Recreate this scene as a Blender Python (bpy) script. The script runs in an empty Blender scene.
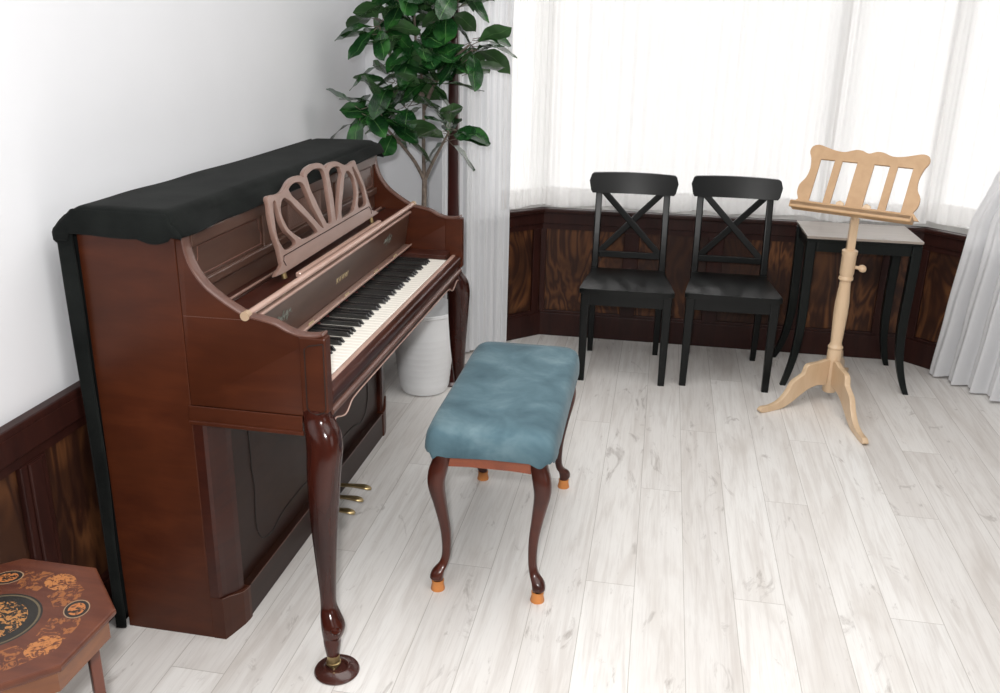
import bpy, bmesh, math, random
from mathutils import Vector, Matrix, noise
random.seed(7)
SC = bpy.context.scene
COL = SC.collection
R = math.radians

# ------------------------------------------------------------------ camera
cam_d = bpy.data.cameras.new('camera'); cam = bpy.data.objects.new('camera', cam_d); COL.objects.link(cam)
yaw, pitch, roll, FPX = R(-10.297), R(-19.605), R(1.257), 917.3
fwd = Vector((math.sin(yaw)*math.cos(pitch), math.cos(yaw)*math.cos(pitch), math.sin(pitch)))
rt = Vector((math.cos(yaw), -math.sin(yaw), 0)); up = rt.cross(fwd)
RR = math.cos(roll)*rt + math.sin(roll)*up; UU = -math.sin(roll)*rt + math.cos(roll)*up
M = Matrix((RR, UU, -fwd)).transposed().to_4x4(); M.translation = Vector((1.458, -1.906, 1.596))
cam.matrix_world = M
cam_d.sensor_width = 36; cam_d.lens = 36*FPX/1000; cam_d.clip_start = .05
SC.camera = cam
# ------------------------------------------------------------------ light and exposure
world = bpy.data.worlds.new('world'); SC.world = world; world.use_nodes = True
wbg = world.node_tree.nodes['Background']
wbg.inputs[0].default_value = (1, .985, .97, 1); wbg.inputs[1].default_value = 2.75      # bright overcast day outside the bay
SC.view_settings.view_transform = 'Standard'; SC.view_settings.look = 'None'
SC.view_settings.exposure = 0.0; SC.view_settings.gamma = 1; SC.view_settings.use_curve_mapping = False
def area(name, loc, target, sx, sy, power, col=(1, 1, 1)):
    l = bpy.data.lights.new(name, 'AREA'); l.shape = 'RECTANGLE'; l.size = sx; l.size_y = sy; l.energy = power; l.color = col
    o = bpy.data.objects.new(name, l); COL.objects.link(o); o.location = loc
    o.rotation_euler = (Vector(target)-Vector(loc)).to_track_quat('-Z', 'Y').to_euler(); return o
area('ceiling_light', (1.75, 0, 2.58), (1.75, 0, 0), 2.4, 3.6, 61, (1, .985, .965))  # added overhead fill for even room light, no lamp known there
area('camera_flash', (1.40, -1.93, 1.72), (1.1, 1.2, .6), .10, .07, 44, (1, .99, .98))
area('window_behind', (3.9, -1.5, 1.5), (1, .3, .6), 1.6, 1.4, 10, (.96, .98, 1))  # added weak fill from the right rear, no window known there
SC.cycles.max_bounces = 8; SC.cycles.transparent_max_bounces = 16
SC.cycles.use_denoising = True
SC.cycles.caustics_reflective = False; SC.cycles.caustics_refractive = False

# ------------------------------------------------------------------ materials
class NT:
    def __init__(s, name):
        s.m = bpy.data.materials.new(name); s.m.use_nodes = True; s.t = s.m.node_tree
        s.b = s.t.nodes['Principled BSDF']; s.out = s.t.nodes['Material Output']
    def n(s, kind, **k):
        nd = s.t.nodes.new(kind)
        for a, v in k.items():
            if a in ('op',): nd.operation = v
            elif hasattr(nd, a): setattr(nd, a, v)
        return nd
    def l(s, a, b): s.t.links.new(a, b)
    def math(s, op, a, b=None, c=None):
        nd = s.t.nodes.new('ShaderNodeMath'); nd.operation = op
        for i, v in enumerate((a, b, c)):
            if v is None: continue
            if isinstance(v, (int, float)): nd.inputs[i].default_value = v
            else: s.l(v, nd.inputs[i])
        return nd.outputs[0]
    def coords(s, scale=(1, 1, 1), rot=(0, 0, 0), loc=(0, 0, 0)):
        tc = s.t.nodes.new('ShaderNodeTexCoord'); mp = s.t.nodes.new('ShaderNodeMapping')
        mp.inputs['Scale'].default_value = scale; mp.inputs['Rotation'].default_value = rot; mp.inputs['Location'].default_value = loc
        s.l(tc.outputs['Object'], mp.inputs[0]); return mp.outputs[0]
    def noise(s, vec, scale, detail=4, rough=.55, dist=0):
        nd = s.t.nodes.new('ShaderNodeTexNoise'); nd.inputs['Scale'].default_value = scale; nd.inputs['Detail'].default_value = detail
        nd.inputs['Roughness'].default_value = rough; nd.inputs['Distortion'].default_value = dist
        s.l(vec, nd.inputs['Vector']); return nd.outputs['Fac']
    def ramp(s, fac, stops):
        nd = s.t.nodes.new('ShaderNodeValToRGB'); e = nd.color_ramp.elements
        while len(e) < len(stops): e.new(.5)
        for el, (p, c) in zip(e, stops): el.position = p; el.color = (*c, 1) if len(c) == 3 else c
        s.l(fac, nd.inputs[0]); return nd.outputs[0]
    def mix(s, fac, a, b):
        nd = s.t.nodes.new('ShaderNodeMix'); nd.data_type = 'RGBA'
        for sock, v in ((nd.inputs[0], fac), (nd.inputs[6], a), (nd.inputs[7], b)):
            if isinstance(v, (int, float)): sock.default_value = v
            elif isinstance(v, tuple): sock.default_value = (*v, 1)
            else: s.l(v, sock)
        return nd.outputs[2]
    def bump(s, h, strength=.2, dist=.002):
        nd = s.t.nodes.new('ShaderNodeBump'); nd.inputs['Strength'].default_value = strength; nd.inputs['Distance'].default_value = dist
        s.l(h, nd.inputs['Height']); s.l(nd.outputs[0], s.b.inputs['Normal'])
    def set(s, **k):
        names = dict(rough='Roughness', metal='Metallic', spec='Specular IOR Level', coat='Coat Weight', coatr='Coat Roughness', sheen='Sheen Weight', col='Base Color', ior='IOR', trans='Transmission Weight', sheenr='Sheen Roughness')
        for a, v in k.items():
            sk = s.b.inputs[names[a]]
            if isinstance(v, tuple): sk.default_value = (*v, 1)
            elif isinstance(v, (int, float)): sk.default_value = v
            else: s.l(v, sk)
        return s

def wood(name, c1, c2, scale=(30, 30, 3), rough=.35, coat=0, spec=.5, coatr=.15, patch=.0, bump=.05):
    t = NT(name); v = t.coords(scale)
    f = t.noise(v, 1, 6, .6, .6); col = t.ramp(f, [(.3, c1), (.7, c2)])
    if patch:
        g = t.noise(t.coords((3, 3, 2.2)), 1.6, 2, .5)
        col = t.mix(t.math('MULTIPLY', t.ramp(g, [(.35, (0, 0, 0)), (.7, (1, 1, 1))]), patch), col, tuple(x*.45 for x in c1))
    t.set(col=col, rough=rough, coat=coat, spec=spec, coatr=coatr)
    if bump: t.bump(f, bump, .001)
    return t.m
def plain(name, c, rough=.5, metal=0, spec=.5, coat=0, nscale=0, namt=.12, bump=0):
    t = NT(name); t.set(rough=rough, metal=metal, spec=spec, coat=coat)
    f = t.noise(t.coords(), nscale or 12, 3)
    t.set(col=t.ramp(f, [(.3, tuple(x*(1-namt) for x in c)), (.7, tuple(min(1, x*(1+namt)) for x in c))]))
    if bump: t.bump(f, bump, .002)
    return t.m

M_SIDE = wood('mahogany_side', (.088, .022, .0080), (.050, .0115, .0050), (5, 5, 22), .36, .0, patch=.7, spec=.28, coatr=.3, bump=0)
M_MAH = wood('mahogany_dark', (.055, .013, .007), (.026, .0068, .0048), (12, 5, 30), .3, .04, patch=.3, spec=.32, coatr=.2, bump=0)
M_FRONT = wood('mahogany_front', (.028, .0105, .0065), (.017, .0065, .0045), (12, 4, 26), .36, .0, spec=.22, coatr=.35, bump=0)
M_UPPER = wood('mahogany_upper', (.085, .042, .028), (.055, .026, .018), (12, 4, 26), .34, .3, coatr=.3, bump=0)  # lighter mahogany copy, window reflection on the upper panels painted in
M_LEG = wood('mahogany_leg', (.050, .0105, .006), (.014, .004, .0035), (9, 9, 3), .17, .2, spec=.35, coatr=.08, bump=0)
M_DESK = wood('mahogany_desk', (.24, .145, .115), (.19, .11, .085), (20, 6, 20), .36, .4, coatr=.3, bump=0)  # paled mahogany, window reflection on the fretwork put into the colour
M_CAP = wood('worn_capping', (.135, .065, .048), (.10, .045, .034), (30, 5, 30), .34, .2, bump=0)  # pale trim, window glare on the cheek tops put into the colour
M_EDGE = wood('worn_edge', (.52, .35, .29), (.40, .25, .20), (30, 5, 30), .32, .4, bump=0)  # pale worn wood, on the front rail it paints a highlight
M_GOLDEDGE = plain('brass_inlay', (.42, .31, .20), .35, .3)
M_BRASS = plain('brass', (.45, .34, .17), .28, .9)
M_GOLD = plain('gilt', (.62, .50, .30), .4, .4)
M_GOLD2 = plain('pale_cap', (.42, .30, .20), .4)
M_GROOVE = plain('groove_dark', (.008, .005, .004), .6)
M_WKEY = plain('key_white', (.86, .83, .76), .22, coat=.3, namt=.03)
M_BKEY = plain('key_black', (.012, .012, .012), .25)
M_BENCH = wood('bench_wood', (.085, .018, .009), (.032, .008, .0055), (14, 14, 5), .28, .15, spec=.35, coatr=.1, bump=0)
M_BENCH2 = wood('bench_apron', (.30, .068, .02), (.19, .04, .014), (14, 14, 25), .3, .3, bump=0)
M_RUB = plain('rubber_orange', (.62, .235, .062), .5, nscale=30)
M_BLACK = plain('black_lacquer', (.0034, .0042, .0042), .30, spec=.26)
M_TBLACK = plain('black_table', (.0045, .0065, .0062), .4, spec=.22)
M_BEECH = wood('beech', (.72, .535, .355), (.64, .455, .285), (20, 20, 4), .38, .25, bump=0)
M_BEECH2 = wood('beech_desk', (.56, .355, .19), (.49, .30, .15), (20, 5, 20), .4, .2, bump=0)
M_STEM = plain('bark', (.16, .125, .10), .8, nscale=60, namt=.4, bump=.5)
M_POT = plain('white_plastic', (.80, .81, .82), .45, namt=.02)
M_SOIL = plain('soil', (.03, .022, .016), .95, nscale=80, namt=.5, bump=.8)
M_POLE = wood('pole_wood', (.055, .011, .008), (.026, .006, .005), (14, 14, 3), .3, .4, bump=0)
M_WALL2 = plain('dark_wall_paint', (.17, .14, .12), .8, nscale=3, namt=.02)  # unseen walls, darkened to cut their bounce and reflections
M_WALL = plain('wall_paint', (.76, .77, .795), .75, nscale=3, namt=.012)
M_CEIL = plain('ceiling_paint', (.62, .61, .60), .9, nscale=3, namt=.01)
M_CUP = plain('cup_brown', (.055, .018, .014), .25, coat=.5)
M_STILE = wood('wainscot_stile', (.036, .0105, .0075), (.018, .0052, .0042), (30, 30, 4), .40, .0, spec=.25, bump=.1)
M_FRAME = plain('window_frame_paint', (.75, .74, .72), .5)

def m_fir():                       # bold swirling softwood veneer, stained
    t = NT('stained_veneer'); v = t.coords((2.3, 2.3, .85))
    n1 = t.noise(v, 2.0, 3, .5, 1.4)
    rings = t.math('FRACT', t.math('MULTIPLY', n1, 8))
    tri = t.math('ABSOLUTE', t.math('SUBTRACT', rings, .5))
    f2 = t.noise(t.coords((90, 90, 5)), 1, 4)
    fac = t.math('ADD', t.math('MULTIPLY', tri, 1.5), t.math('MULTIPLY', f2, .35))
    c = t.ramp(fac, [(.05, (.024, .008, .005)), (.36, (.050, .017, .0075)), (.85, (.165, .064, .023))])
    big = t.noise(t.coords((1.2, 1.2, 1.6)), 2.0, 2)
    c = t.mix(t.ramp(big, [(.42, (.85, .85, .85)), (.64, (0, 0, 0))]), c, (.020, .007, .0045))
    t.set(col=c, rough=.45, coat=.0, spec=.3); return t.m
M_FIR = m_fir()

def m_floor():
    t = NT('laminate_floor'); tc = t.t.nodes.new('ShaderNodeTexCoord'); sp = t.t.nodes.new('ShaderNodeSeparateXYZ')
    t.l(tc.outputs['Object'], sp.inputs[0]); X, Y = sp.outputs[0], sp.outputs[1]
    W, Lp = .146, 1.8
    xr = t.math('DIVIDE', t.math('ADD', t.math('ADD', X, .005+W*40), t.math('MULTIPLY', Y, .012)), W)
    row = t.math('FLOOR', xr); fx = t.math('FRACT', xr)
    m3 = t.math('MODULO', t.math('SUBTRACT', row, 1), 3)            # 40 rows of offset, row index mod 3
    off = t.math('SUBTRACT', t.math('ADD', t.math('MULTIPLY', m3, .63), .49), t.math('MULTIPLY', t.math('MAXIMUM', t.math('SUBTRACT', m3, 1), 0), .08))
    yr = t.math('DIVIDE', t.math('ADD', t.math('SUBTRACT', Y, off), Lp*20), Lp)
    fy = t.math('FRACT', yr); pl = t.math('FLOOR', yr)
    idc = t.t.nodes.new('ShaderNodeCombineXYZ'); t.l(row, idc.inputs[0]); t.l(pl, idc.inputs[1])
    wn = t.t.nodes.new('ShaderNodeTexWhiteNoise'); wn.noise_dimensions = '3D'; t.l(idc.outputs[0], wn.inputs['Vector'])
    rnd = wn.outputs['Value']
    # grain coordinates shifted per plank
    gx = t.math('ADD', X, t.math('MULTIPLY', rnd, 37)); gy = t.math('ADD', Y, t.math('MULTIPLY', rnd, 91))
    def cmb(a, b, c=0.0):
        nd = t.t.nodes.new('ShaderNodeCombineXYZ')
        t.l(a, nd.inputs[0]); t.l(b, nd.inputs[1]); nd.inputs[2].default_value = c; return nd.outputs[0]
    def sc(a, k): return t.math('MULTIPLY', a, k)
    soft = t.noise(cmb(sc(gx, 5), sc(gy, 1.3)), 1.0, 4, .55, .8)
    grain = t.noise(cmb(sc(gx, 34), sc(gy, 2.2)), 1.0, 6, .62, .7)
    fine = t.noise(cmb(sc(gx, 150), sc(gy, 6)), 1.0, 3, .6, .2)
    knot = t.noise(cmb(sc(gx, 11), sc(gy, 3.4)), 1.0, 5, .68, 1.6)
    base = t.ramp(soft, [(.26, (.66, .625, .59)), (.46, (.785, .765, .74)), (.72, (.84, .83, .81))])
    base = t.mix(t.ramp(grain, [(.36, (.38, .38, .38)), (.52, (0, 0, 0))]), base, (.53, .485, .45))
    base = t.mix(t.ramp(knot, [(.60, (0, 0, 0)), (.74, (.8, .8, .8))]), base, (.36, .325, .30))
    base = t.mix(t.ramp(fine, [(.35, (.22, .22, .22)), (.5, (0, 0, 0))]), base, (.55, .52, .50))
    tone = t.ramp(rnd, [(0, (.90, .89, .885)), (1, (1.0, 1.0, 1.0))])
    mm = t.t.nodes.new('ShaderNodeMix'); mm.data_type = 'RGBA'; mm.blend_type = 'MULTIPLY'; mm.inputs[0].default_value = 1
    t.l(base, mm.inputs[6]); t.l(tone, mm.inputs[7]); base = mm.outputs[2]
    ex = t.math('MULTIPLY', t.math('MINIMUM', fx, t.math('SUBTRACT', 1, fx)), W)
    ey = t.math('MULTIPLY', t.math('MINIMUM', fy, t.math('SUBTRACT', 1, fy)), Lp)
    e = t.math('MINIMUM', ex, ey)
    seam = t.math('LESS_THAN', e, .0011)
    base = t.mix(t.math('MULTIPLY', seam, .62), base, (.34, .31, .28))
    t.set(col=base, rough=t.math('ADD', t.math('MULTIPLY', grain, .15), .36), spec=.4)
    t.bump(t.math('SUBTRACT', t.math('MULTIPLY', fine, .3), t.math('MULTIPLY', seam, 1.0)), .12, .001)
    return t.m
M_FLOOR = m_floor()

def m_velvet():
    t = NT('blue_velvet'); v = t.coords()
    a = t.noise(v, 7, 4, .55, .4); b = t.noise(v, 60, 3)
    c = t.ramp(a, [(.30, (.058, .105, .130)), (.52, (.092, .158, .190)), (.72, (.155, .235, .265))])
    t.set(col=c, rough=.85, sheen=.12, sheenr=.4, spec=.1); t.bump(t.math('ADD', t.math('MULTIPLY', b, .25), a), .5, .006); return t.m
M_VEL = m_velvet()
def m_felt():
    t = NT('black_felt'); v = t.coords(); a = t.noise(v, 9, 3); b = t.noise(v, 220, 2)
    t.set(col=t.ramp(a, [(.3, (.0065, .0075, .0072)), (.7, (.013, .0148, .014))]), rough=1.0, sheen=.03, sheenr=.5, spec=.04)
    t.bump(b, .35, .002); return t.m
M_FELT = m_felt()
def m_leaf():
    t = NT('glossy_leaf'); v = t.coords(); a = t.noise(v, 14, 3); uv = t.n('ShaderNodeUVMap')
    sp = t.t.nodes.new('ShaderNodeSeparateXYZ'); t.l(uv.outputs[0], sp.inputs[0])
    rib = t.math('LESS_THAN', t.math('ABSOLUTE', t.math('SUBTRACT', sp.outputs[0], .5)), .018)
    c = t.ramp(a, [(.3, (.006, .030, .010)), (.52, (.012, .062, .014)), (.75, (.04, .16, .03))])
    # back of leaf is paler
    g = t.t.nodes.new('ShaderNodeNewGeometry')
    c = t.mix(t.math('MULTIPLY', g.outputs['Backfacing'], .55), c, (.09, .17, .07))
    c = t.mix(t.math('MULTIPLY', rib, .5), c, (.15, .30, .10))
    veins = t.math('SINE', t.math('MULTIPLY', t.math('ADD', sp.outputs[1], t.math('ABSOLUTE', t.math('SUBTRACT', sp.outputs[0], .5))), 75))
    t.set(col=c, rough=.26, spec=.5, coat=.4); t.bump(veins, .12, .002); return t.m
M_LEAF = m_leaf()
def m_drape():
    t = NT('white_drape'); a = t.noise(t.coords((220, 220, 220)), 1, 2)
    t.set(col=(.80, .81, .83), rough=.85, spec=.2, sheen=.1); t.bump(a, .12, .001)
    tr = t.n('ShaderNodeBsdfTranslucent'); tr.inputs[0].default_value = (.85, .85, .86, 1)
    mx = t.n('ShaderNodeMixShader'); mx.inputs[0].default_value = .22
    t.l(t.b.outputs[0], mx.inputs[1]); t.l(tr.outputs[0], mx.inputs[2]); t.l(mx.outputs[0], t.out.inputs[0]); return t.m
M_DRAPE = m_drape()
def m_sheer(name, alpha):
    t = NT(name); t.set(col=(.88, .875, .87), rough=.9, spec=.1)
    tr = t.n('ShaderNodeBsdfTranslucent'); tr.inputs[0].default_value = (.93, .925, .92, 1)
    tp = t.n('ShaderNodeBsdfTransparent'); tp.inputs[0].default_value = (1, 1, 1, 1)
    m1 = t.n('ShaderNodeMixShader'); m1.inputs[0].default_value = .72
    t.l(t.b.outputs[0], m1.inputs[1]); t.l(tr.outputs[0], m1.inputs[2])
    wv = t.noise(t.coords((60, 60, 1.5)), 1, 3)
    m2 = t.n('ShaderNodeMixShader'); t.l(t.math('ADD', t.math('MULTIPLY', wv, .03), alpha-.015), m2.inputs[0])
    t.l(tp.outputs[0], m2.inputs[1]); t.l(m1.outputs[0], m2.inputs[2]); t.l(m2.outputs[0], t.out.inputs[0]); return t.m
M_SHEER = m_sheer('sheer_voile', .93)
M_HEM = m_sheer('sheer_hem', .95)
def m_glass():
    t = NT('window_glass'); tp = t.n('ShaderNodeBsdfTransparent'); gl = t.n('ShaderNodeBsdfGlossy'); gl.inputs['Roughness'].default_value = .02
    fr = t.n('ShaderNodeFresnel'); mx = t.n('ShaderNodeMixShader')
    t.l(fr.outputs[0], mx.inputs[0]); t.l(tp.outputs[0], mx.inputs[1]); t.l(gl.outputs[0], mx.inputs[2]); t.l(mx.outputs[0], t.out.inputs[0]); return t.m
M_GLASS = m_glass()

def m_inlay():                     # octagonal table top with marquetry; object coords centred on the table
    t = NT('marquetry_top'); tc = t.t.nodes.new('ShaderNodeTexCoord'); P = tc.outputs['Object']
    sp = t.t.nodes.new('ShaderNodeSeparateXYZ'); t.l(P, sp.inputs[0]); X, Y = sp.outputs[0], sp.outputs[1]
    r = t.math('SQRT', t.math('ADD', t.math('MULTIPLY', X, X), t.math('MULTIPLY', Y, Y)))
    g = t.noise(t.coords((9, 40, 9)), 1, 5)
    c = t.ramp(g, [(.3, (.120, .036, .017)), (.7, (.075, .021, .012))])
    def flor(scale, lo, hi):
        n = t.noise(P, scale, 3, .6, 2.2); return t.ramp(n, [(lo, (0, 0, 0)), (hi, (1, 1, 1))])
    def between(a, b): return t.math('MULTIPLY', t.math('GREATER_THAN', r, a), t.math('LESS_THAN', r, b))
    # scrolling band of golden leaves between the centre and the rim
    ang = t.math('ARCTAN2', Y, X)
    ph = t.math('SINE', t.math('ADD', t.math('MULTIPLY', ang, 8), 1.2))
    band = t.math('MULTIPLY', between(.105, .168), t.math('GREATER_THAN', ph, -.35))
    c = t.mix(t.math('MULTIPLY', t.math('MULTIPLY', band, flor(42, .5, .58)), .6), c, (.36, .13, .035))
    # centre medallion
    c = t.mix(t.math('LESS_THAN', r, .088), c, (.016, .014, .011))
    c = t.mix(t.math('MULTIPLY', between(.080, .084), .5), c, (.20, .15, .08))
    c = t.mix(t.math('MULTIPLY', t.math('LESS_THAN', r, .062), flor(60, .50, .54)), c, (.38, .17, .05))
    # eight small medallions
    for k in range(8):
        a = R(45*k+27); cx, cy = .149*math.cos(a), .149*math.sin(a)
        dx = t.math('SUBTRACT', X, cx); dy = t.math('SUBTRACT', Y, cy)
        u = t.math('ADD', t.math('MULTIPLY', dx, math.cos(a)), t.math('MULTIPLY', dy, math.sin(a)))
        w = t.math('SUBTRACT', t.math('MULTIPLY', dy, math.cos(a)), t.math('MULTIPLY', dx, math.sin(a)))
        d = t.math('SQRT', t.math('ADD', t.math('POWER', t.math('MULTIPLY', t.math('ABSOLUTE', u), 1.25), 2), t.math('POWER', t.math('ABSOLUTE', w), 2)))
        if k % 2 == 0:
            c = t.mix(t.math('LESS_THAN', d, .030), c, (.30, .20, .12))
            c = t.mix(t.math('LESS_THAN', d, .0275), c, (.018, .014, .012))
            c = t.mix(t.math('MULTIPLY', t.math('LESS_THAN', d, .020), flor(70, .44, .50)), c, (.42, .15, .045))
        else:
            c = t.mix(t.math('MULTIPLY', t.math('LESS_THAN', d, .034), flor(55, .46, .54)), c, (.40, .155, .045))
    t.set(col=c, rough=.38, coat=.1, spec=.35, coatr=.2); return t.m
M_INLAY = m_inlay()
M_OCT = wood('octagon_wood', (.20, .068, .019), (.13, .038, .013), (12, 12, 30), .35, .3, bump=0)
M_OCTL = wood('octagon_leg', (.16, .042, .020), (.11, .028, .014), (30, 30, 4), .35, .3, bump=0)
def m_walnut_top():
    t = NT('greige_top'); f = t.noise(t.coords((4, 30, 10)), 1, 5)
    t.set(col=t.ramp(f, [(.3, (.31, .265, .23)), (.7, (.39, .34, .30))]), rough=.28, coat=.5); return t.m
M_TTOP = m_walnut_top()

# ------------------------------------------------------------------ mesh helpers
ORG = {}
def link(name, me, mat, parent=None, smooth=False):
    o = bpy.data.objects.new(name, me); COL.objects.link(o)
    for m in (mat if isinstance(mat, (list, tuple)) else [mat]): me.materials.append(m)
    if parent is not None: o.parent = parent
    return o
def obj(name, bm, mat, parent=None, smooth=False, org=None):
    """bm in world coordinates (minus the parent's origin when it has one)"""
    if org is None: org = ORG.get(parent.name if parent else None, Vector((0, 0, 0)))
    bmesh.ops.translate(bm, verts=bm.verts, vec=-org)
    bmesh.ops.recalc_face_normals(bm, faces=bm.faces)
    me = bpy.data.meshes.new(name); bm.to_mesh(me); bm.free()
    if smooth:
        for p in me.polygons: p.use_smooth = True
        me.set_sharp_from_angle(angle=R(38))
    o = link(name, me, mat, parent)
    if parent: ORG[o.name] = org
    return o
def thing(name, label, cat, loc=(0, 0, 0), rz=0, group=None, local=False):
    o = bpy.data.objects.new(name, None); COL.objects.link(o); o.empty_display_size = .1
    o.location = loc; o.rotation_euler = (0, 0, rz); o['label'] = label; o['category'] = cat
    if group: o['group'] = group
    ORG[o.name] = Vector((0, 0, 0)) if local else Vector(loc); return o
def tag(o, label, cat, group=None):
    o['label'] = label; o['category'] = cat
    if group: o['group'] = group
    return o
def struct(o): o['kind'] = 'structure'; return o
def B(): return bmesh.new()
def box(bm, x0, x1, y0, y1, z0, z1, bev=0, mtx=None, seg=2):
    r = bmesh.ops.create_cube(bm, size=1); vs = r['verts']
    for v in vs: v.co = Vector((x0+(v.co.x+.5)*(x1-x0), y0+(v.co.y+.5)*(y1-y0), z0+(v.co.z+.5)*(z1-z0)))
    if bev:
        es = list({e for v in vs for e in v.link_edges})
        rr = bmesh.ops.bevel(bm, geom=es, offset=bev, segments=seg, affect='EDGES', profile=.5)
        vs = list({v for f in rr['faces'] for v in f.verts} | {v for v in vs if v.is_valid})
    if mtx is not None:
        for v in vs: v.co = mtx @ v.co
    return bm
def loft(bm, rings, n=20, caps=True):
    """rings: (centre, ax, ay, exponent[, U, V]) superellipse sections"""
    L = []
    for rg in rings:
        c, ax, ay, ex = rg[:4]; U = Vector(rg[4]) if len(rg) > 4 else Vector((1, 0, 0)); V = Vector(rg[5]) if len(rg) > 5 else Vector((0, 1, 0))
        row = []
        for i in range(n):
            t = 2*math.pi*(i+.5)/n; ct, st = math.cos(t), math.sin(t)
            p = Vector(c) + U*(ax*math.copysign(abs(ct)**(2/ex), ct)) + V*(ay*math.copysign(abs(st)**(2/ex), st))
            row.append(bm.verts.new(p))
        L.append(row)
    for a, b in zip(L, L[1:]):
        for i in range(n): bm.faces.new((a[i], a[(i+1) % n], b[(i+1) % n], b[i]))
    if caps: bm.faces.new(L[0][::-1]); bm.faces.new(L[-1])
    return bm
def crom(pts, sub=6):
    """Catmull-Rom through tuples of numbers"""
    out = []; P = [pts[0]] + list(pts) + [pts[-1]]
    for i in range(1, len(P)-2):
        for k in range(sub):
            t = k/sub; a, b, c, d = P[i-1], P[i], P[i+1], P[i+2]
            out.append(tuple(.5*((2*b[j]) + (-a[j]+c[j])*t + (2*a[j]-5*b[j]+4*c[j]-d[j])*t*t + (-a[j]+3*b[j]-3*c[j]+d[j])*t**3) for j in range(len(b))))
    out.append(tuple(pts[-1])); return out
def leg(bm, keys, ex=2.6, n=20, sub=6):
    """keys: (x, y, z, rx, ry)"""
    loft(bm, [((k[0], k[1], k[2]), max(k[3], .001), max(k[4], .001), ex) for k in crom(keys, sub)], n); return bm
def tube(bm, pts, rad, n=8):
    pts = [Vector(p) for p in pts]; rings = []
    for i, p in enumerate(pts):
        d = (pts[min(i+1, len(pts)-1)]-pts[max(i-1, 0)]).normalized()
        a = Vector((0, 0, 1)) if abs(d.z) < .9 else Vector((1, 0, 0))
        U = d.cross(a).normalized(); V = d.cross(U).normalized()
        r = rad(i/(len(pts)-1)) if callable(rad) else rad
        rings.append((p, r, r, 2, U, V))
    return loft(bm, rings, n)
def lathe(bm, prof, c=(0, 0, 0), n=36, closed=False):
    L = []
    for r, z in prof:
        L.append([bm.verts.new((c[0]+max(r, .0002)*math.cos(2*math.pi*i/n), c[1]+max(r, .0002)*math.sin(2*math.pi*i/n), c[2]+z)) for i in range(n)])
    for a, b in zip(L, L[1:]):
        for i in range(n): bm.faces.new((a[i], a[(i+1) % n], b[(i+1) % n], b[i]))
    bm.faces.new(L[0][::-1]); bm.faces.new(L[-1]); return bm
def plate(bm, loops, O, U, V, th, bev=.0, smooth_idx=(0,), res=5):
    """extruded plate with holes: loops of (u, v); first the outline. built through a 2D curve fill"""
    cu = bpy.data.curves.new('tmp', 'CURVE'); cu.dimensions = '2D'; cu.fill_mode = 'BOTH'; cu.extrude = th/2-bev; cu.bevel_depth = bev; cu.bevel_resolution = 1
    cu.offset = -bev
    for li, lp in enumerate(loops):
        if smooth_idx == 'all' or li in smooth_idx:
            P = lp[-2:] + lp + lp[:2]; q = crom(P, res); q = q[2*res:-2*res-1] if True else q
            lp = q
        s = cu.splines.new('POLY'); s.points.add(len(lp)-1); s.use_cyclic_u = True
        for p, (a, b) in zip(s.points, lp): p.co = (a, b, 0, 1)
    o = bpy.data.objects.new('tmp', cu); COL.objects.link(o)
    bpy.context.view_layer.update()
    me = bpy.data.meshes.new_from_object(o.evaluated_get(bpy.context.evaluated_depsgraph_get()))
    bpy.data.objects.remove(o); bpy.data.curves.remove(cu)
    O, U, V = Vector(O), Vector(U).normalized(), Vector(V).normalized(); N = U.cross(V)
    n0 = len(bm.verts); bm.from_mesh(me); bpy.data.meshes.remove(me); bm.verts.ensure_lookup_table()
    for v in bm.verts[n0:]: v.co = O + U*v.co.x + V*v.co.y + N*v.co.z
    return bm
def prism(bm, poly, axis, a, b, bev=0):
    """poly of 2 coordinates extruded along axis; axis 'y': poly is (x, z); axis 'x': (y, z); axis 'z': (x, y)"""
    mk = {'y': lambda p, t: (p[0], t, p[1]), 'x': lambda p, t: (t, p[0], p[1]), 'z': lambda p, t: (p[0], p[1], t)}[axis]
    va = [bm.verts.new(mk(p, a)) for p in poly]; vb = [bm.verts.new(mk(p, b)) for p in poly]; n = len(poly)
    fs = [bm.faces.new(va[::-1]), bm.faces.new(vb)] + [bm.faces.new((va[i], va[(i+1) % n], vb[(i+1) % n], vb[i])) for i in range(n)]
    if bev:
        es = [e for f in fs[:2] for e in f.edges]
        bmesh.ops.bevel(bm, geom=es, offset=bev, segments=2, affect='EDGES', profile=.5)
    return bm

# ------------------------------------------------------------------ the room
XR, YB, ZC = 4.3, -3.3, 2.62
fl = obj('floor', box(B(), -.2, XR+.1, YB-.1, 3.2, -.05, 0), M_FLOOR); struct(fl)
struct(obj('ceiling', box(B(), -.1, XR+.1, YB-.1, 3.0, ZC, ZC+.05), M_CEIL))
struct(obj('wall_left', box(B(), -.1, 0, YB, 2.5, 0, ZC), M_WALL))
struct(obj('wall_right', box(B(), XR, XR+.1, YB, 2.5, 0, ZC), M_WALL2))
struct(obj('wall_front', box(B(), 0, XR, YB-.1, YB, 0, ZC), M_WALL2))
A0 = Vector((.45, 2.41, 0)); A1 = Vector((.815, 2.775, 0)); A2 = Vector((2.70, 2.815, 0)); A3 = Vector((3.11, 2.43, 0))
bw = B(); box(bw, 0, .45, 2.41, 2.51, 0, ZC); struct(obj('wall_back', bw, M_WALL))
bw = B(); box(bw, 3.11, XR, 2.43, 2.53, 0, ZC); struct(obj('wall_back_right', bw, M_WALL))
def seg_m(p, q):
    """matrix: local x along p->q, local y away from the room, z up"""
    d = (q-p).normalized(); nrm = Vector((-d.y, d.x, 0))
    m = Matrix((d, nrm, Vector((0, 0, 1)))).transposed().to_4x4(); m.translation = p; return m, (q-p).length
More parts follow.
